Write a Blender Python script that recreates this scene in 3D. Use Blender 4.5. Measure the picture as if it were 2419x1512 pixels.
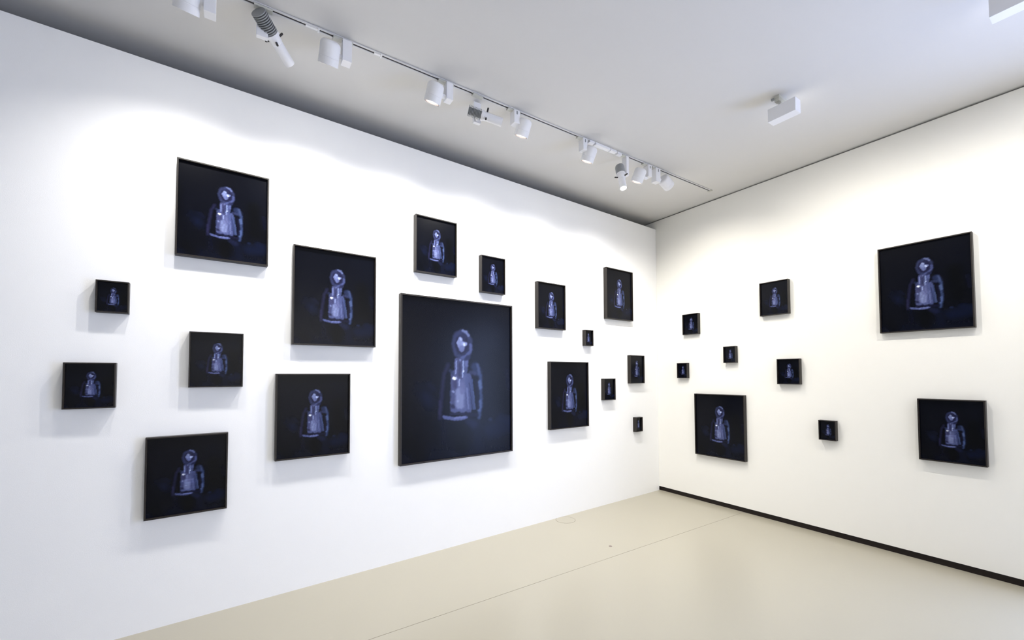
import bpy, bmesh, math
import numpy as np
from mathutils import Vector, Matrix, Quaternion

for o in list(bpy.data.objects):
    bpy.data.objects.remove(o)
scene = bpy.context.scene
COL = scene.collection

# ------------------------------------------------------------------ camera
FPX, W, H = 996.34, 2419, 1512
right = Vector((0.83539875, -0.5496344, -0.0033103))
up = Vector((-0.01498471, -0.02879508, 0.99947301))
fwd = Vector((0.54944007, 0.8349089, 0.03229149))
cam_d = bpy.data.cameras.new('camera')
cam_d.sensor_fit = 'HORIZONTAL'
cam_d.sensor_width = 36.0
cam_d.lens = 36.0 * FPX / W
cam_d.shift_y = 97.8 / W
cam_d.clip_start = 0.02
cam = bpy.data.objects.new('camera', cam_d)
COL.objects.link(cam)
m = Matrix((right, up, -fwd)).transposed().to_4x4()
m.translation = Vector((-4.94796633, -3.81185599, 1.6))
cam.matrix_world = m
scene.camera = cam

# ------------------------------------------------------------------ world, exposure, large lights
scene.view_settings.view_transform = 'Standard'
scene.view_settings.look = 'None'
scene.view_settings.gamma = 1.0
scene.view_settings.use_curve_mapping = False
scene.view_settings.exposure = 1.0

world = bpy.data.worlds.new('sky')
scene.world = world
world.use_nodes = True
bg = world.node_tree.nodes['Background']
bg.inputs['Color'].default_value = (0.55, 0.68, 1.0, 1)
bg.inputs['Strength'].default_value = 1.0

def area(name, loc, size, size_y, rot, power, color):
    l = bpy.data.lights.new(name, 'AREA')
    l.shape = 'RECTANGLE'
    l.size, l.size_y = size, size_y
    l.energy = power
    l.color = color
    o = bpy.data.objects.new(name, l)
    o.location = loc
    o.rotation_euler = rot
    COL.objects.link(o)
    return o

WIN_Y0, WIN_Y1, WIN_Z1 = -5.9, -3.65, 2.9
# daylight coming in through the tall window of the right-hand wall
area('window_daylight', (0.30, (WIN_Y0 + WIN_Y1) / 2, 1.4), 2.6, 2.15, (0, math.radians(90), 0), 90, (0.45, 0.58, 1.0))

REAR_FILL_W = 155.0  # power of the added fill spots behind the camera
SPOT_W = 57.0        # wall spots on the track
WARM = (1.0, 0.95, 0.85)
NEUTRAL = (1.0, 0.975, 0.94)

H_CEIL, H_WALL, TH = 3.778, 3.650, 0.0533326
E_ = Vector((math.cos(TH), math.sin(TH), 0))      # along the long wall, towards the corner
N_ = Vector((-math.sin(TH), math.cos(TH), 0))     # into the long wall

# ------------------------------------------------------------------ helpers
def tag(o, label=None, cat=None, group=None, kind=None):
    if label: o['label'] = label
    if cat: o['category'] = cat
    if group: o['group'] = group
    if kind: o['kind'] = kind
    return o

def lin(c):
    return tuple(((v / 255) / 12.92 if v / 255 <= 0.04045 else (((v / 255) + 0.055) / 1.055) ** 2.4) for v in c)

def mat(name, color, rough=0.6, spec=0.5, metal=0.0, bump=0.0, bscale=80.0, vary=0.0, emit=None, estr=0.0):
    m = bpy.data.materials.new(name)
    m.use_nodes = True
    nt = m.node_tree
    b = nt.nodes['Principled BSDF']
    b.inputs['Base Color'].default_value = (*color, 1)
    b.inputs['Roughness'].default_value = rough
    b.inputs['Specular IOR Level'].default_value = spec
    b.inputs['Metallic'].default_value = metal
    if emit:
        b.inputs['Emission Color'].default_value = (*emit, 1)
        b.inputs['Emission Strength'].default_value = estr
    if bump or vary:
        tc = nt.nodes.new('ShaderNodeTexCoord')
        nz = nt.nodes.new('ShaderNodeTexNoise')
        nz.inputs['Scale'].default_value = bscale
        nz.inputs['Detail'].default_value = 4
        nt.links.new(tc.outputs['Object'], nz.inputs['Vector'])
        if bump:
            bp = nt.nodes.new('ShaderNodeBump')
            bp.inputs['Strength'].default_value = bump
            bp.inputs['Distance'].default_value = 0.002
            nt.links.new(nz.outputs['Fac'], bp.inputs['Height'])
            nt.links.new(bp.outputs['Normal'], b.inputs['Normal'])
        if vary:
            n2 = nt.nodes.new('ShaderNodeTexNoise')
            n2.inputs['Scale'].default_value = bscale * 0.05
            nt.links.new(tc.outputs['Object'], n2.inputs['Vector'])
            mr = nt.nodes.new('ShaderNodeMapRange')
            mr.inputs['To Min'].default_value = 1 - vary
            mr.inputs['To Max'].default_value = 1 + vary
            nt.links.new(n2.outputs['Fac'], mr.inputs['Value'])
            hs = nt.nodes.new('ShaderNodeHueSaturation')
            hs.inputs['Color'].default_value = (*color, 1)
            nt.links.new(mr.outputs['Result'], hs.inputs['Value'])
            nt.links.new(hs.outputs['Color'], b.inputs['Base Color'])
    return m

M_WALL = mat('wall_paint', (0.86, 0.86, 0.855), 0.9, 0.2, bump=0.15, bscale=220, vary=0.006)
M_WALLR = mat('warm_wall_paint', (0.87, 0.86, 0.815), 0.9, 0.2, bump=0.15, bscale=220, vary=0.006)
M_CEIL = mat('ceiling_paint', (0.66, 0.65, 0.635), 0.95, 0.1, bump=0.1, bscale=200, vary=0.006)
M_FLOOR = mat('poured_floor', (0.40, 0.372, 0.295), 0.31, 0.7, bump=0.04, bscale=12, vary=0.025)
M_GROOVE = mat('floor_groove', (0.23, 0.20, 0.15), 0.7)
M_SKIRT = mat('dark_skirting', (0.012, 0.007, 0.006), 0.5, 0.3, vary=0.1, bscale=60)
M_GAP = mat('gap_paint', (0.30, 0.30, 0.28), 0.9, 0.2, vary=0.02)
M_FRAME = mat('black_stained_wood', (0.017, 0.0135, 0.011), 0.45, 0.35, bump=0.1, bscale=150, vary=0.15)
M_BACK = mat('backing_board', (0.03, 0.028, 0.025), 0.9, 0.2, vary=0.05)
M_WHITE = mat('white_enamel', (0.80, 0.80, 0.82), 0.42, 0.4, vary=0.01)
M_ADAPT = mat('grey_white_plastic', (0.52, 0.52, 0.47), 0.5, 0.4, vary=0.02)
M_FIN = mat('grey_heat_sink', (0.27, 0.28, 0.285), 0.5, 0.4, vary=0.03)
M_DARK = mat('black_plastic', (0.02, 0.015, 0.015), 0.45, 0.4, vary=0.05)
M_SLOT = mat('track_slot', (0.035, 0.028, 0.026), 0.6, 0.3, vary=0.05)
M_RAIL = mat('track_rail', (0.62, 0.62, 0.62), 0.45, 0.4, vary=0.01)
M_LENS = mat('lit_lens', (0.9, 0.9, 0.9), 0.3, emit=(1.0, 0.97, 0.90), estr=30)
M_LENS3 = mat('faint_lens', (0.9, 0.9, 0.9), 0.3, emit=(1.0, 0.97, 0.90), estr=4)
M_PLUG = mat('brown_plug', (0.20, 0.155, 0.14), 0.5, 0.4, vary=0.05)
M_FLOOR2 = mat('cover_floor', (0.39, 0.362, 0.287), 0.34, 0.7, bump=0.04, bscale=12, vary=0.02)

def print_material():
    m = bpy.data.materials.new('matt_photo_print')
    m.use_nodes = True
    nt = m.node_tree
    b = nt.nodes['Principled BSDF']
    at = nt.nodes.new('ShaderNodeAttribute')
    at.attribute_name = 'tone'
    nt.links.new(at.outputs['Color'], b.inputs['Base Color'])
    b.inputs['Roughness'].default_value = 0.24
    b.inputs['Specular IOR Level'].default_value = 0.13
    return m
M_PRINT = print_material()

def obj(name, bm, mt, parent=None, smooth=False):
    me = bpy.data.meshes.new(name)
    bmesh.ops.recalc_face_normals(bm, faces=bm.faces)
    bm.to_mesh(me)
    bm.free()
    if smooth:
        for p in me.polygons: p.use_smooth = True
        try: me.set_sharp_from_angle(angle=math.radians(35))
        except Exception: pass
    me.materials.append(mt)
    o = bpy.data.objects.new(name, me)
    COL.objects.link(o)
    if parent: o.parent = parent
    return o

def empty(name, loc, rot=None):
    o = bpy.data.objects.new(name, None)
    o.empty_display_size = 0.1
    o.location = loc
    if rot is not None:
        o.rotation_mode = 'QUATERNION'
        o.rotation_quaternion = rot
    COL.objects.link(o)
    return o

def box(bm, lo, hi, M=None, bevel=0.0):
    v = []
    tmp = bmesh.new()
    for x in (lo[0], hi[0]):
        for y in (lo[1], hi[1]):
            for z in (lo[2], hi[2]):
                v.append(tmp.verts.new((x, y, z)))
    for f in ((0, 1, 3, 2), (4, 6, 7, 5), (0, 4, 5, 1), (2, 3, 7, 6), (0, 2, 6, 4), (1, 5, 7, 3)):
        tmp.faces.new([v[i] for i in f])
    if bevel:
        bmesh.ops.bevel(tmp, geom=list(tmp.edges), offset=bevel, segments=2, affect='EDGES', profile=0.7)
    join(bm, tmp, M)

def join(bm, tmp, M=None):
    mp = {}
    for v in tmp.verts:
        mp[v] = bm.verts.new(M @ v.co if M else v.co)
    for f in tmp.faces:
        bm.faces.new([mp[v] for v in f.verts])
    tmp.free()

def lathe(bm, prof, seg=40, M=None, cap0=True, cap1=True):
    """profile of (radius, z) turned round the local z axis"""
    tmp = bmesh.new()
    rings = []
    for r, z in prof:
        rings.append([tmp.verts.new((r * math.cos(2 * math.pi * k / seg), r * math.sin(2 * math.pi * k / seg), z)) for k in range(seg)])
    for a, b in zip(rings, rings[1:]):
        for k in range(seg):
            tmp.faces.new((a[k], a[(k + 1) % seg], b[(k + 1) % seg], b[k]))
    if cap0: tmp.faces.new(rings[0][::-1])
    if cap1: tmp.faces.new(rings[-1])
    join(bm, tmp, M)

def one(name, fn, mt, parent=None, smooth=False):
    bm = bmesh.new()
    fn(bm)
    return obj(name, bm, mt, parent, smooth)

def zto(d):
    return Vector((0, 0, 1)).rotation_difference(Vector(d).normalized())

# ------------------------------------------------------------------ room
X0, Y0, YB = -9.4, -8.6, 2.0      # far left wall, wall behind the camera, wall behind the partition
# floor: slab in two pours with a real joint between them
fl = empty('floor', (0, 0, 0)); tag(fl, kind='structure')
JY = -1.1545
one('floor_slab', lambda bm: box(bm, (X0, Y0, -0.1), (0.03, JY - 0.0022, 0.0)), M_FLOOR, fl)
one('floor_slab', lambda bm: box(bm, (X0, JY + 0.0022, -0.1), (0.03, YB, 0.0)), M_FLOOR, fl)
one('joint_strip', lambda bm: box(bm, (X0, JY - 0.0022, -0.1), (0.03, JY + 0.0022, -0.0012)), M_GROOVE, fl)

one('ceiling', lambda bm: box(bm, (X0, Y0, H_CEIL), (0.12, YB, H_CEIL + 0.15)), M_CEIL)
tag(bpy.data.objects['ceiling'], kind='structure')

def right_wall(bm):
    z0, z1 = 0.057, H_CEIL - 0.016
    box(bm, (0, WIN_Y1, z0), (0.25, YB, z1))
    box(bm, (0, Y0, z0), (0.25, WIN_Y0, z1))
    box(bm, (0, WIN_Y0, WIN_Z1), (0.25, WIN_Y1, z1))
tag(one('wall_right', right_wall, M_WALLR), kind='structure')
def sk(bm):
    box(bm, (0.018, WIN_Y1 - 0.02, -0.02), (0.06, YB, 0.0595))
    box(bm, (0.018, Y0, -0.02), (0.06, WIN_Y0, 0.0595))
tag(one('baseboard_right', sk, M_SKIRT), kind='structure')
tag(one('trim_1', lambda bm: box(bm, (0.022, Y0, H_CEIL - 0.018), (0.06, YB, H_CEIL)), M_GAP), kind='structure')

# window of the right wall (beyond the right edge of the picture)
wn = empty('window_1', (0.12, (WIN_Y0 + WIN_Y1) / 2, 0)); tag(wn, kind='structure')
hw = (WIN_Y1 - WIN_Y0) / 2
for y in (-hw, -hw / 3, hw / 3, hw):
    s = 0.03 if abs(y) < hw else 0.0
    lo, hi = (y - 0.03, y + 0.03) if s else ((y, y + 0.06) if y < 0 else (y - 0.06, y))
    one('window_frame', lambda bm: box(bm, (-0.03, lo, 0.0), (0.03, hi, WIN_Z1)), M_WHITE, wn)
for z in (0.0, WIN_Z1 - 0.06):
    one('window_rail', lambda bm: box(bm, (-0.028, -hw + 0.06, z), (0.028, hw - 0.06, z + 0.06)), M_WHITE, wn)

# long partition: lower than the ceiling and slightly out of square with the room
part_rot = Quaternion((0, 0, 1), TH)
wl = one('wall_left', lambda bm: box(bm, (-7.4, 0, 0.0), (-0.001, 0.14, H_WALL)), M_WALL)
wl.rotation_mode = 'QUATERNION'; wl.rotation_quaternion = part_rot
tag(wl, kind='structure')
tag(one('wall_back', lambda bm: box(bm, (X0, YB, 0), (0.2, YB + 0.15, H_CEIL)), M_WALL), kind='structure')
tag(one('wall_front', lambda bm: box(bm, (X0, Y0 - 0.15, 0), (0.2, Y0, H_CEIL)), M_WALL), kind='structure')
tag(one('wall_far_left', lambda bm: box(bm, (X0 - 0.15, Y0, 0), (X0, YB, H_CEIL)), M_WALL), kind='structure')

# ------------------------------------------------------------------ the picture printed in every frame
HM = (502.85079, 14.74533, 943.17181, 173.04879, -399.26471, 1101.1936, 0.19631, 0.01332)
def px_of(s, t):
    w = HM[6] * s + HM[7] * t + 1
    return (HM[0] * s + HM[1] * t + HM[2]) / w, (HM[3] * s + HM[4] * t + HM[5]) / w

K = 6.05
# strokes: points in close-up pixels, radius, feather, colour, strength
STROKES = [
    # background glow and ground
    ([(900, -260), (1100, 300), (1100, 700)], 260, 260, (12, 16, 32), .7),
    ([(-700, 300), (-700, 1200)], 260, 200, (9, 10, 14), .8),
    ([(-160, 980), (-30, 1180)], 130, 130, (16, 22, 46), .8),
    ([(-90, 1080), (-60, 1140)], 70, 110, (24, 32, 66), .8),
    ([(-40, 900), (20, 960)], 40, 60, (28, 34, 72), .5),
    ([(-600, 2000), (1100, 1850)], 150, 200, (15, 21, 46), .8),
    ([(850, 1560), (1100, 1500)], 120, 120, (20, 30, 66), .8),
    ([(1000, 1380), (1150, 1420)], 60, 60, (20, 30, 66), .7),
    ([(840, 1400), (850, 1405)], 22, 30, (44, 56, 100), .8),
    ([(900, 500), (950, 1150)], 110, 120, (7, 9, 14), .8),
    ([(1080, 700), (1110, 950)], 30, 60, (22, 26, 60), .6),
    ([(-300, 1800), (-200, 1900)], 120, 120, (8, 10, 18), .8),
    # trousers
    ([(160, 1450), (170, 1750)], 60, 60, (14, 18, 40), .9),
    ([(640, 1450), (680, 1800)], 70, 60, (16, 22, 48), .9),
    ([(420, 1560), (430, 1800)], 90, 70, (6, 8, 13), .9),
    ([(540, 1440), (600, 1480)], 60, 50, (36, 42, 80), .8),
    # coat
    ([(230, 610), (170, 760), (145, 960), (125, 1180), (108, 1390)], 30, 34, (44, 45, 84), .9),
    ([(110, 1150), (105, 1330)], 20, 24, (58, 55, 100), .6),
    ([(620, 640), (660, 720)], 62, 40, (50, 62, 108), .9),
    ([(660, 610), (685, 740)], 22, 24, (82, 96, 148), .8),
    ([(560, 720), (620, 740)], 28, 24, (66, 72, 120), .8),
    ([(700, 760), (705, 1000), (712, 1180), (680, 1380)], 26, 26, (66, 82, 134), .95),
    ([(690, 860), (690, 940)], 30, 26, (96, 116, 172), .85),
    ([(695, 1140), (680, 1270)], 26, 26, (92, 112, 172), .85),
    ([(640, 850), (655, 1000), (660, 1240)], 22, 20, (28, 28, 58), .8),
    # torso
    ([(340, 760), (330, 1240)], 74, 22, (88, 94, 148), .95),
    ([(440, 800), (440, 1230)], 80, 24, (104, 112, 170), .95),
    ([(525, 780), (530, 1270)], 46, 20, (88, 98, 156), .95),
    ([(572, 830), (600, 1250)], 20, 14, (78, 92, 148), .9),
    ([(540, 880), (575, 1230)], 7, 9, (54, 62, 112), .8),
    ([(600, 1000), (625, 1260)], 10, 10, (96, 112, 172), .7),
    ([(480, 1020), (520, 1280)], 8, 10, (80, 88, 142), .7),
    ([(505, 960), (525, 1250)], 14, 12, (122, 132, 190), .7),
    ([(400, 1010), (395, 1200)], 64, 34, (134, 144, 198), .9),
    ([(330, 860), (330, 920)], 30, 26, (74, 74, 122), .8),
    ([(430, 900), (440, 1000)], 40, 30, (112, 118, 174), .8),
    ([(262, 1010), (262, 1090)], 14, 16, (62, 74, 124), .8),
    ([(225, 760), (225, 1180)], 26, 26, (14, 14, 30), .8),
    ([(262, 700), (300, 740)], 26, 18, (58, 68, 112), .7),
    ([(290, 1215), (300, 1220)], 26, 20, (46, 48, 88), .85),
    ([(290, 1280), (470, 1275)], 22, 18, (96, 106, 164), .7),
    ([(262, 1330), (470, 1325)], 14, 14, (44, 46, 90), .9),
    ([(170, 1372), (260, 1392), (380, 1402), (490, 1375)], 27, 16, (102, 112, 176), .95),
    ([(330, 1385), (470, 1370)], 16, 14, (128, 138, 204), .8),
    ([(510, 1335), (640, 1340)], 30, 20, (30, 32, 66), .9),
    # neck
    ([(350, 540), (345, 740)], 30, 16, (92, 98, 156), .95),
    ([(400, 540), (400, 780)], 44, 16, (82, 86, 136), .95),
    ([(480, 540), (470, 720)], 44, 20, (86, 96, 152), .95),
    ([(398, 610), (395, 770)], 18, 14, (64, 66, 112), .8),
    ([(500, 560), (500, 620)], 26, 18, (104, 114, 176), .8),
    ([(350, 560), (343, 740)], 9, 11, (140, 154, 214), .85),
    ([(452, 560), (448, 700), (438, 790)], 10, 10, (150, 166, 222), .9),
    ([(402, 545), (404, 550)], 14, 12, (132, 144, 204), .8),
    ([(395, 830), (392, 920)], 9, 10, (156, 168, 222), .9),
    # hood
    ([(430, 240), (420, 400)], 112, 22, (48, 51, 92), 1.0),
    ([(300, 300), (320, 200), (420, 118), (500, 140), (560, 250), (562, 400), (520, 520), (440, 500), (350, 480), (312, 380), (300, 300)], 24, 24, (64, 71, 118), .85),
    ([(345, 160), (400, 150)], 34, 26, (58, 64, 110), .8),
    ([(440, 112), (490, 138), (530, 190)], 18, 14, (118, 130, 186), .9),
    ([(560, 320), (552, 420), (500, 480), (430, 510)], 22, 18, (88, 98, 158), .9),
    ([(520, 500), (490, 530)], 26, 18, (48, 52, 96), .8),
    ([(365, 230), (345, 340), (370, 410), (420, 445), (490, 400), (515, 330), (490, 240)], 12, 18, (36, 35, 68), .75),
    ([(408, 236), (382, 295)], 29, 14, (140, 152, 208), .95),
    ([(402, 285), (420, 350)], 46, 14, (132, 143, 200), .95),
    ([(430, 370), (425, 388)], 38, 16, (112, 122, 180), .95),
    ([(452, 300), (485, 315)], 28, 12, (140, 152, 212), .95),
    ([(462, 305), (470, 325)], 15, 14, (200, 212, 250), .95),
    ([(410, 232), (412, 250)], 12, 10, (168, 182, 228), .8),
    # highlights
    ([(310, 806), (326, 808)], 23, 12, (228, 234, 255), 1.0),
    ([(345, 800), (350, 815)], 12, 12, (166, 178, 228), .8),
    ([(452, 704), (453, 708)], 13, 12, (198, 210, 252), .95),
    ([(304, 1000), (308, 1004)], 17, 14, (140, 152, 208), .9),
    ([(374, 1140), (378, 1146)], 15, 14, (152, 162, 216), .9),
    ([(268, 1160), (275, 1165)], 14, 14, (92, 104, 160), .8),
]

def paint(nx, ny):
    s, t = np.meshgrid(np.linspace(0, 1, nx), np.linspace(0, 1, ny))
    w = HM[6] * s + HM[7] * t + 1
    X = ((HM[0] * s + HM[1] * t + HM[2]) / w - 1020) * K
    Y = ((HM[3] * s + HM[4] * t + HM[5]) / w - 760) * K
    # brushy wobble
    X = X + 2.5 * np.sin(Y * 0.045) + 2 * np.sin(Y * 0.11 + X * 0.02)
    Y = Y + 3 * np.sin(X * 0.05 + 1.3) + 2 * np.sin(X * 0.13)
    img = np.empty(s.shape + (3,))
    img[:] = (9, 11, 21)
    img += (np.array((4, 5, 10)) * (1 - np.abs(t - 0.6))[..., None])
    for pts, r, fe, col, a in STROKES:
        d = np.full(s.shape, 1e9)
        for (x0, y0), (x1, y1) in zip(pts, pts[1:]):
            dx, dy = x1 - x0, y1 - y0
            u = np.clip(((X - x0) * dx + (Y - y0) * dy) / (dx * dx + dy * dy + 1e-9), 0, 1)
            d = np.minimum(d, np.hypot(X - x0 - u * dx, Y - y0 - u * dy))
        fe = fe * 1.5; k = np.clip((r + fe / 2 - d) / fe, 0, 1)
        k = (k * k * (3 - 2 * k) * a)[..., None]
        img = img * (1 - k) + np.array(col) * k
    streak = 1 + 0.05 * np.sin(X * 0.33 + 2 * np.sin(Y * 0.02))
    img = np.clip(img * streak[..., None], 0, 255) / 255
    l = np.where(img <= 0.04045, img / 12.92, ((img + 0.055) / 1.055) ** 2.4)
    return l * (0.37 + 0.55 * l.mean(-1, keepdims=True) ** 0.8) * np.array((1.0, 1.01, 0.95))

_tone = {}
def print_mesh(w, h, nx, ny):
    """flat sheet w x h in the local xz plane, picture held as per-vertex tones"""
    key = (nx, ny)
    if key not in _tone: _tone[key] = paint(nx, ny)
    l = _tone[key]
    xs, zs = np.meshgrid(np.linspace(-w / 2, w / 2, nx), np.linspace(-h / 2, h / 2, ny))
    co = np.stack([xs, np.zeros_like(xs), zs], -1).reshape(-1, 3)
    i = np.arange(nx * ny).reshape(ny, nx)
    quads = np.stack([i[:-1, :-1], i[:-1, 1:], i[1:, 1:], i[1:, :-1]], -1).reshape(-1, 4)
    me = bpy.data.meshes.new('print')
    nv, nf = nx * ny, len(quads)
    me.vertices.add(nv); me.vertices.foreach_set('co', co.ravel())
    me.loops.add(nf * 4); me.loops.foreach_set('vertex_index', quads.ravel().astype(np.int32))
    me.polygons.add(nf)
    me.polygons.foreach_set('loop_start', np.arange(nf, dtype=np.int32) * 4)
    me.update(calc_edges=True)
    at = me.attributes.new('tone', 'FLOAT_COLOR', 'POINT')
    at.data.foreach_set('color', np.concatenate([l.reshape(-1, 3), np.ones((nv, 1))], 1).ravel().astype(np.float32))
    me.materials.append(M_PRINT)
    return me

DEPTH = 0.050
def framed_print(wall, u0, u1, z0, z1, label, group):
    w, h = u1 - u0, z1 - z0
    uc, zc = (u0 + u1) / 2, (z0 + z1) / 2
    big = w > 1
    lip = 0.013 if big else (0.009 if w > 0.35 else 0.007)
    rec = 0.019
    if wall == 'L':       # local x along the wall, local -y out of the wall
        loc = E_ * uc; rot = Quaternion((0, 0, 1), TH)
    else:
        loc = Vector((0, -uc, 0)); rot = Quaternion((0, 0, 1), -math.pi / 2)
    root = empty('framed_print', (loc.x, loc.y, zc), rot)
    tag(root, label, 'picture', group)
    def frame(bm):
        def ring(a, b, y):
            return [bm.verts.new((x, y, z)) for x, z in ((-a, -b), (a, -b), (a, b), (-a, b))]
        A, B = w / 2, h / 2
        e = 0.0012
        r = [ring(A, B, -0.0005), ring(A, B, -DEPTH + e), ring(A - e, B - e, -DEPTH), ring(A - lip, B - lip, -DEPTH),
             ring(A - lip, B - lip, -0.0005)]
        for p, q in zip(r, r[1:] + r[:1]):
            for k in range(4):
                bm.faces.new((p[k], p[(k + 1) % 4], q[(k + 1) % 4], q[k]))
    one('frame', frame, M_FRAME, root)
    nx = 168 if big else (110 if w > 0.5 else (84 if w > 0.35 else (60 if w > 0.2 else 40)))
    pm = print_mesh(w - 2 * lip, h - 2 * lip, nx, int(nx * 1.25))
    p = bpy.data.objects.new('print', pm); COL.objects.link(p)
    p.parent = root; p.location = (0, -DEPTH + rec, 0)
    one('backing_board', lambda bm: box(bm, (-w / 2 + lip, -DEPTH + rec + 0.001, -h / 2 + lip), (w / 2 - lip, -DEPTH + rec + 0.006, h / 2 - lip)), M_BACK, root)
    return root

G = {'XL': None, 'L': 'large framed prints', 'M': 'medium framed prints', 'S': 'small framed prints', 'T': 'tiny framed prints'}
PICS = [
 ('L', -5.2944, -4.7656, 2.3954, 3.0397, 'large black framed print of a hooded figure, hung highest at the long wall\'s left end', 'L'),
 ('L', -4.6002, -3.9776, 1.8347, 2.5889, 'large framed hooded figure print left of and above the giant one, second from top left', 'L'),
 ('L', -5.6608, -5.5102, 1.9867, 2.1810, 'tiny framed print at the far left, directly above the leftmost small print', 'T'),
 ('L', -5.7860, -5.5605, 1.4097, 1.6818, 'leftmost print of all, small black frame below a tiny one', 'S'),
 ('L', -5.2101, -4.9075, 1.5245, 1.8956, 'small framed print below the highest large one, between leftmost prints and giant', 'S'),
 ('L', -5.4168, -4.9867, 0.6987, 1.2133, 'medium framed print hung lowest on the long wall, at lower left', 'M'),
 ('L', -4.7023, -4.1785, 0.9799, 1.6145, 'framed print directly left of the giant one, in the lower row', 'M'),
 ('L', -3.7604, -2.5619, 0.8214, 2.3147, 'giant framed print of a hooded figure at the centre of the long wall', 'XL'),
 ('L', -3.6268, -3.2110, 2.5245, 3.0412, 'medium framed print directly above the left half of the giant print', 'M'),
 ('L', -2.9385, -2.6490, 2.4201, 2.7889, 'small framed print just above the giant print\'s upper right corner', 'S'),
 ('L', -2.2186, -1.8039, 2.1080, 2.6212, 'medium framed print right of the giant one, in the upper row', 'M'),
 ('L', -1.1055, -0.5871, 2.2999, 2.9430, 'upper framed print nearest the room corner on the long wall', 'M'),
 ('L', -1.4876, -1.3483, 1.9448, 2.1346, 'tiny framed print between three larger ones, highest tiny one right of the giant', 'T'),
 ('L', -2.0424, -1.4379, 0.9939, 1.7486, 'large framed print right of the giant one, in the lower row', 'L'),
 ('L', -1.1668, -0.9542, 1.2867, 1.5521, 'small framed print just right of the lower large print, left of the corner', 'S'),
 ('L', -0.6565, -0.3620, 1.4843, 1.8531, 'small framed print left of the corner, below the tall upper one', 'S'),
 ('L', -0.5575, -0.4164, 0.8497, 1.0385, 'tiny framed print lowest on the long wall beside the corner', 'T'),
 ('R', 0.4349, 0.6582, 2.1158, 2.3813, 'small framed print highest beside the corner on the right wall', 'S'),
 ('R', 1.4124, 1.7046, 2.2459, 2.6145, 'small framed print, topmost of the middle group on the right wall', 'S'),
 ('R', 2.4564, 3.0468, 1.9672, 2.7349, 'large framed print, upper far right of the right wall', 'L'),
 ('R', 0.9797, 1.1285, 1.7360, 1.9320, 'tiny framed print above the lower large print on the right wall', 'T'),
 ('R', 0.3422, 0.4928, 1.5516, 1.7494, 'tiny framed print nearest the corner on the right wall', 'T'),
 ('R', 1.5748, 1.7959, 1.4924, 1.7621, 'small framed print at mid height in the middle of the right wall', 'S'),
 ('R', 0.5875, 1.2165, 0.5945, 1.3568, 'large framed print hung low beside the corner on the right wall', 'L'),
 ('R', 1.9508, 2.0969, 0.9449, 1.1396, 'tiny framed print alone between the two lower prints of the right wall', 'T'),
 ('R', 2.6899, 3.0840, 0.8687, 1.3869, 'medium framed print, lower far right of the right wall', 'M'),
]
for wall, u0, u1, z0, z1, label, g in PICS:
    framed_print(wall, u0, u1, z0, z1, label, G[g])

# ------------------------------------------------------------------ lighting track
TY = -0.99
tr = empty('lighting_track', (-4.1, TY, H_CEIL)); tag(tr, 'long slim white lighting track on the ceiling in front of the long wall', 'track')
TX0, TX1 = -7.2, -0.285
ox = 4.1
def rails(bm):
    for a, b in ((-0.019, -0.0075), (0.0075, 0.019)):
        box(bm, (TX0 + ox, a, -0.008), (TX1 + ox, b, 0.002))
    box(bm, (TX0 + ox, -0.019, -0.001), (TX1 + ox, 0.019, 0.001))
one('rail', rails, M_RAIL, tr)
one('slot', lambda bm: box(bm, (TX0 + ox, -0.0075, -0.004), (TX1 + ox, 0.0075, -0.0011)), M_SLOT, tr)
one('end_cap', lambda bm: box(bm, (TX1 + ox - 0.012, -0.022, -0.012), (TX1 + ox + 0.022, 0.022, 0.002), bevel=0.002), M_ADAPT, tr)
for a, b in ((-4.612, -4.533), (-4.194, -4.142)):
    def jn(bm):
        box(bm, (a + ox, -0.008, -0.0105), (b + ox, 0.009, -0.004), bevel=0.001)
        box(bm, (b + ox - 0.010, -0.018, -0.0125), (b + ox, 0.018, -0.007), bevel=0.001)
    one('joiner', jn, M_WHITE, tr)
def feed(bm):
    box(bm, (-2.231 + ox, -0.020, -0.022), (-2.17 + ox, 0.016, -0.002), bevel=0.003)
    box(bm, (-2.155 + ox, -0.021, -0.026), (-1.965 + ox, 0.018, -0.002), bevel=0.003)
    box(bm, (-1.955 + ox, -0.020, -0.023), (-1.875 + ox, 0.018, -0.002), bevel=0.003)
    box(bm, (-1.860 + ox, -0.018, -0.030), (-1.800 + ox, 0.016, -0.002), bevel=0.003)
one('power_feed', feed, M_WHITE, tr)

def emitter(root, local_pos, d, power, color, cone, blend=1.0, size=0.03):
    l = bpy.data.lights.new('spot_beam', 'SPOT')
    l.energy = power; l.color = color
    l.spot_size = math.radians(cone); l.spot_blend = blend
    l.shadow_soft_size = size
    o = bpy.data.objects.new('spot_beam', l)
    o.location = root.location + local_pos
    o.rotation_mode = 'QUATERNION'
    o.rotation_quaternion = Vector((0, 0, -1)).rotation_difference(Vector(d).normalized())
    COL.objects.link(o)
    return o

def adapter(bm, x0, x1):
    box(bm, (x0, -0.017, -0.0215), (x1, 0.017, -0.0088), bevel=0.002)

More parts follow.
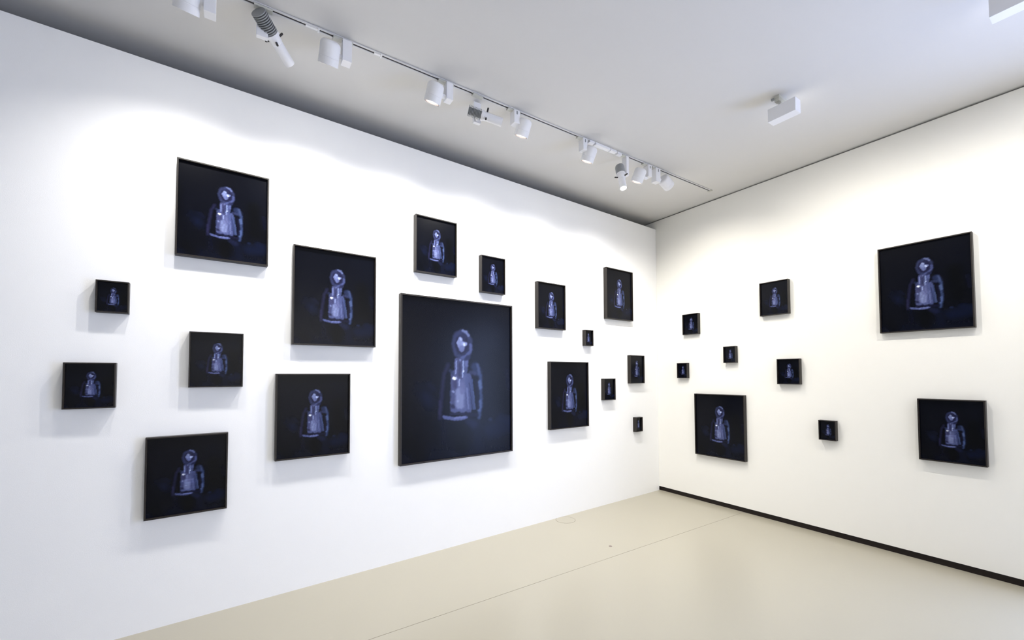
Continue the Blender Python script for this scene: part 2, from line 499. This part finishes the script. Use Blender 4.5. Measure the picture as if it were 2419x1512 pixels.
def drum_spot(cx, cz, d, bx0, bx1, bz0, label, power, color=NEUTRAL, aim=None, cone=128, R=0.060, L=0.136, adx=0.12, front=True):
    """white drum-shaped head hung beside a flat gear box"""
    bxc = (bx0 + bx1) / 2
    root = empty('drum_spotlight', (bxc, TY, H_CEIL))
    tag(root, label, 'spotlight', 'drum spotlights on the track')
    ad0 = bx1 - bxc - adx + 0.01 if cx < bxc else -0.075
    one('track_adapter', lambda bm: adapter(bm, ad0, ad0 + adx), M_ADAPT, root)
    hb = H_CEIL - bz0
    def gear(bm):
        box(bm, (bx0 - bxc, -0.030, -hb), (bx1 - bxc, 0.034, -0.016), bevel=0.004)
    g = one('gear_box', gear, M_WHITE, root)
    if bx0 > -3.5: one('slide_switch', lambda bm: box(bm, (-0.006, -0.0325, -0.052), (0.006, -0.0295, -0.026)), M_FIN, g)
    q = zto(d)
    c = Vector((cx - bxc, 0, cz - H_CEIL))
    MT = Matrix.Translation(c) @ q.to_matrix().to_4x4()
    # head: shell open at the front (+z local), rounded shoulder at the back
    def shell(bm):
        prof = [(0.001, -L / 2), (R - 0.026, -L / 2), (R - 0.015, -L / 2 + 0.003), (R - 0.007, -L / 2 + 0.009), (R - 0.002, -L / 2 + 0.018), (R, -L / 2 + 0.028)]
        prof += [(R, L * 0.18), (R - 0.0012, L * 0.18 + 0.001), (R - 0.0012, L * 0.18 + 0.003), (R, L * 0.18 + 0.004)]
        prof += [(R, L / 2), (R - 0.004, L / 2), (R - 0.004, L / 2 - 0.030)]
        lathe(bm, prof, 48, MT, cap0=True, cap1=False)
    h = one('lamp_head', shell, M_WHITE, root, smooth=True)
    def rim(bm):
        lathe(bm, [(R - 0.0045, L / 2 - 0.001), (R - 0.009, L / 2 - 0.001), (R - 0.010, L / 2 - 0.030), (R - 0.0045, L / 2 - 0.030)], 48, MT, cap0=False, cap1=False)
    one('inner_rim', rim, M_DARK, h, smooth=True)
    def lens(bm):
        lathe(bm, [(0.0005, L / 2 - 0.022), (R - 0.013, L / 2 - 0.026), (R - 0.006, L / 2 - 0.031)], 40, MT, cap0=True, cap1=False)
    one('lens', lens, M_LENS if d[2] < -.6 else M_LENS3, h, smooth=True)
    # pivot between box and head
    s = 1 if cx > bxc else -1
    def piv(bm):
        lathe(bm, [(0.016, 0), (0.016, 0.045)], 20, Matrix.Translation(Vector((s * 0.02, 0, c.z))) @ zto((s, 0, 0)).to_matrix().to_4x4())
    one('pivot', piv, M_WHITE, root, smooth=True)
    dd = Vector(aim) if aim else Vector(d)
    emitter(root, c + Vector(d).normalized() * (L / 2 + 0.012), dd, power, color, cone, size=0.022)
    return root

def profile_spot(sx, sz, d, ay0, ad0, ad1, pb, label, power, color, aim, L=0.30, R=0.039, knobs=3, bent=None, cone=80, finned=True):
    """projector-like spotlight: finned heat sink, collar with dark knobs, long front tube"""
    xc = (ad0 + ad1) / 2
    root = empty('profile_spotlight', (xc, TY, H_CEIL))
    tag(root, label, 'spotlight', 'long profile spotlights on the track')
    one('track_adapter', lambda bm: adapter(bm, ad0 - xc, ad1 - xc), M_ADAPT, root)
    def plate(bm):
        box(bm, (pb[0] - xc, pb[2] - TY, pb[4] - H_CEIL), (pb[1] - xc, pb[3] - TY, -0.014), bevel=0.003)
    one('gear_box', plate, M_WHITE, root)
    d = Vector(d).normalized()
    q = zto(d)
    S = Vector((sx - xc, ay0, sz - H_CEIL))
    MT = Matrix.Translation(S) @ q.to_matrix().to_4x4()
    hs = L * 0.38
    if finned:
        def sink(bm):
            prof = [(0.001, 0), (R - 0.013, 0)]
            n = 10
            st = hs / n
            for k in range(n):
                z = k * st
                prof += [(R, z + 0.0005), (R, z + st * 0.5), (R - 0.013, z + st * 0.55), (R - 0.013, z + st)]
            lathe(bm, prof, 44, MT, cap0=True, cap1=True)
    else:
        def sink(bm):
            lathe(bm, [(0.001, 0), (R * 0.6, 0.002), (R * 0.9, 0.010), (R, 0.026), (R, hs)], 44, MT)
    one('heat_sink', sink, M_FIN, root, smooth=not finned)
    def collar(bm):
        lathe(bm, [(R, hs), (R, hs + 0.018), (R - 0.006, hs + 0.020), (R - 0.008, hs + 0.055), (0.030, hs + 0.060)], 44, MT, cap0=True, cap1=True)
    one('collar', collar, M_WHITE, root, smooth=True)
    r2 = 0.032
    def tube(bm):
        lathe(bm, [(r2, hs + 0.058), (r2, L), (r2 - 0.003, L), (r2 - 0.003, L - 0.015)], 44, MT, cap0=False, cap1=False)
    tb = one('front_tube', tube, M_WHITE, root, smooth=True)
    one('lens', lambda bm: lathe(bm, [(0.0005, L - 0.008), (r2 - 0.0035, L - 0.012)], 36, MT, cap0=True, cap1=False), M_LENS if power < 10 else M_LENS3, tb, smooth=True)
    # pivot arm to the gear box
    pc = Vector(((pb[0] + pb[1]) / 2 - xc, (pb[2] + pb[3]) / 2 - TY, 0))
    a = S + d * (hs * 0.7)
    pc.z = max(a.z - 0.02, pb[4] - H_CEIL + 0.02)
    v = pc - a
    if v.length > 0.01:
        one('pivot_arm', lambda bm: lathe(bm, [(0.011, 0), (0.011, v.length)], 16, Matrix.Translation(a) @ zto(v).to_matrix().to_4x4()), M_WHITE, root, smooth=True)
    for k in range(knobs):
        ang = knob_angles[k]
        def kn(bm):
            rd = Vector((math.cos(ang), math.sin(ang), 0))
            MM = MT @ Matrix.Translation(Vector((0, 0, hs + 0.04)) + rd * (R - 0.012)) @ zto(rd).to_matrix().to_4x4()
            lathe(bm, [(0.0065, 0), (0.0065, 0.034), (0.005, 0.036)], 12, MM)
        one('knob', kn, M_DARK, root, smooth=True)
    emitter(root, S + d * (L + 0.01), aim, power, color, cone, size=0.025)
    return root

knob_angles = [math.radians(a) for a in (20, 140, 260)]
T = Vector
def to(px, py, pz, cx, cz):      # aim vector from a lamp on the track to a point
    return (px - cx, py - TY, pz - cz)

drum_spot(-5.193, 3.655, (-0.10, .56, -.82), -5.119, -5.064, 3.60, 'white drum spotlight cut off by the top edge, leftmost on the track', SPOT_W * .6, aim=to(-5.3, -.28, .6, -5.193, 3.6))
drum_spot(-4.473, 3.653, (-0.02, .56, -.83), -4.400, -4.343, 3.622, 'white drum spotlight right of the big downward tilted long spotlight', SPOT_W, aim=to(-4.5, -.24, .5, -4.473, 3.6))
drum_spot(-3.761, 3.657, (-0.10, .42, -.90), -3.676, -3.623, 3.635, 'glowing drum spotlight left of the sideways long spotlight', SPOT_W, aim=to(-3.8, -.2, .5, -3.761, 3.6))
drum_spot(-2.972, 3.653, (-0.06, .42, -.90), -3.079, -3.025, 3.655, 'glowing drum spotlight right of the sideways long spotlight, gear box on its left', SPOT_W, aim=to(-3.0, -.16, .5, -2.972, 3.6))
drum_spot(-2.224, 3.646, (-0.10, .42, -.90), -2.323, -2.273, 3.655, 'glowing drum spotlight beside the white power feed, alone mid-track', SPOT_W, aim=to(-2.1, -.12, .5, -2.224, 3.6))
drum_spot(-1.536, 3.626, (-0.10, .42, -.90), -1.424, -1.371, 3.640, 'drum spotlight with lit rim between two others near the far track end', SPOT_W, aim=to(-.9, -.08, .5, -1.536, 3.6))
drum_spot(-1.105, 3.665, (.90, .06, -.38), -1.300, -1.230, 3.620, 'drum spotlight turned away towards the right wall, last on the track', SPOT_W * .55, WARM, aim=to(0, -.8, .6, -1.105, 3.6), adx=0.10, cone=132)

profile_spot(-4.864, 3.718, (.616, .709, -.342), -0.02, -4.885, -4.79, (-4.87, -4.81, -0.955, -0.925, 3.62), 'big long spotlight with ribbed heat sink, tilted downwards at upper left', 12, NEUTRAL, to(-4.0, -.2, 1.5, -4.86, 3.7), R=0.042)
knob_angles = [math.radians(a) for a in (100, 190, 300)]
profile_spot(-3.484, 3.625, (.92, -.33, -.215), 0, -3.447, -3.36, (-3.398, -3.338, -0.925, -0.895, 3.60), 'long spotlight with ribbed heat sink pointing sideways to the right', 12, WARM, to(0, -.8, 1.2, -3.3, 3.62), L=0.27)
knob_angles = [math.radians(a) for a in (40, 170, 290)]
profile_spot(-1.823, 3.652, (-.09, -.26, -.96), 0, -1.79, -1.70, (-1.742, -1.708, -1.01, -0.95, 3.57), 'long spotlight shining brightly towards the viewer near the far track end', 8, WARM, (-.1, -.3, -.95), L=0.27, R=0.044, finned=False)

# ------------------------------------------------------------------ wall washers over the right wall
def wall_washer(y, label, power):
    root = empty('wall_washer', (-1.40, y, H_CEIL))
    tag(root, label, 'ceiling light', 'box wall washers facing the right wall')
    def base(bm):
        box(bm, (-0.045, 0.010, -0.020), (0.10, 0.048, 0.0), bevel=0.002)
    one('mounting_base', base, M_ADAPT, root)
    def stem(bm):
        box(bm, (-0.040, 0.012, -0.048), (0.0, 0.046, -0.018), bevel=0.003)
        lathe(bm, [(0.011, -0.080), (0.011, -0.045)], 16, Matrix.Translation(Vector((-0.012, 0.020, 0))))
    one('stem', stem, M_ADAPT, root)
    one('locking_lever', lambda bm: box(bm, (-0.052, 0.044, -0.030), (-0.036, 0.066, -0.014), bevel=0.002), M_FIN, root)
    one('housing', lambda bm: box(bm, (-0.040, -0.100, -0.182), (0.046, 0.097, -0.079), bevel=0.0015), M_WHITE, root)
    one('lens', lambda bm: box(bm, (0.0462, -0.085, -0.170), (0.0480, 0.082, -0.092)), M_LENS2, root)
    emitter(root, Vector((0.07, 0, -0.13)), (1, 0, -2.2), power, WARM, 146, blend=1.0, size=0.05)
    return root
M_LENS2 = mat('washer_lens', (0.9, 0.9, 0.9), 0.3, emit=(1.0, 0.95, 0.85), estr=1.0)
wall_washer(-2.285, 'white box-shaped light on a short stem, alone on the ceiling by the right wall', 46)
wall_washer(-3.46, 'white box-shaped light cut off by the top right corner', 46)
wall_washer(-4.64, 'added unseen box-shaped fill light beyond the right edge', 30)  # extra washer added out of view for general brightness

# unseen track added behind the camera, its spots lift the room's overall brightness
fill_track = empty('lighting_track', (-4.0, -6.9, H_CEIL)); tag(fill_track, 'added unseen lighting track behind the viewpoint, parallel to the first', 'track')
one('rail', lambda bm: box(bm, (-3.6, -0.019, -0.012), (3.6, 0.019, 0.0)), M_RAIL, fill_track)
for x, where in ((-4.6, 'farthest from the right wall'), (-3.4, 'third from the right wall'), (-2.2, 'second from the right wall'), (-1.0, 'nearest the right wall')):
    fill_spot = empty('drum_spotlight', (x, -6.9, H_CEIL)); tag(fill_spot, 'added drum fill light on the unseen track behind the viewpoint, ' + where, 'spotlight', 'added fill spotlights on the rear track')  # added fill lamp, out of view, raises the ambient light
    one('track_adapter', lambda bm: box(bm, (-0.06, -0.017, -0.03), (0.06, 0.017, -0.0125)), M_ADAPT, fill_spot)
    q = zto((0, -.6, -.8)); MT = Matrix.Translation(Vector((0, 0, -0.13))) @ q.to_matrix().to_4x4()
    one('lamp_head', lambda bm: lathe(bm, [(0.001, -0.075), (0.05, -0.075), (0.063, -0.06), (0.063, 0.075), (0.058, 0.075), (0.056, 0.05)], 32, MT, True, True), M_WHITE, fill_spot, smooth=True)
    one('pivot', lambda bm: box(bm, (-0.012, -0.02, -0.07), (0.012, 0.02, -0.031)), M_WHITE, fill_spot)
    emitter(fill_spot, Vector((0, -0.06, -0.21)), (0.0, -1.6, -1.9), REAR_FILL_W, NEUTRAL, 120, size=0.05)

# ------------------------------------------------------------------ floor fittings
fc = empty('floor_box_cover', (-1.871, -0.2005, 0)); tag(fc, 'round flush floor cover at the foot of the long wall', 'floor cover')
one('groove_ring', lambda bm: lathe(bm, [(0.1045, -0.004), (0.1045, 0.0006), (0.1085, 0.0006), (0.1085, -0.004)], 72, None, False, False), M_GROOVE, fc)
one('cover_disc', lambda bm: lathe(bm, [(0.001, 0.0009), (0.1025, 0.0009), (0.1045, 0.0002)], 72, None, True, False), M_FLOOR2, fc)
pl = one('floor_plug', lambda bm: lathe(bm, [(0.001, 0.0022), (0.013, 0.0022), (0.0155, 0.0004), (0.0155, -0.002)], 32, None, True, False), M_PLUG)
pl.location = (-1.992, -0.981, 0); tag(pl, 'tiny round brown plug set in the floor near the joint', 'floor plug')
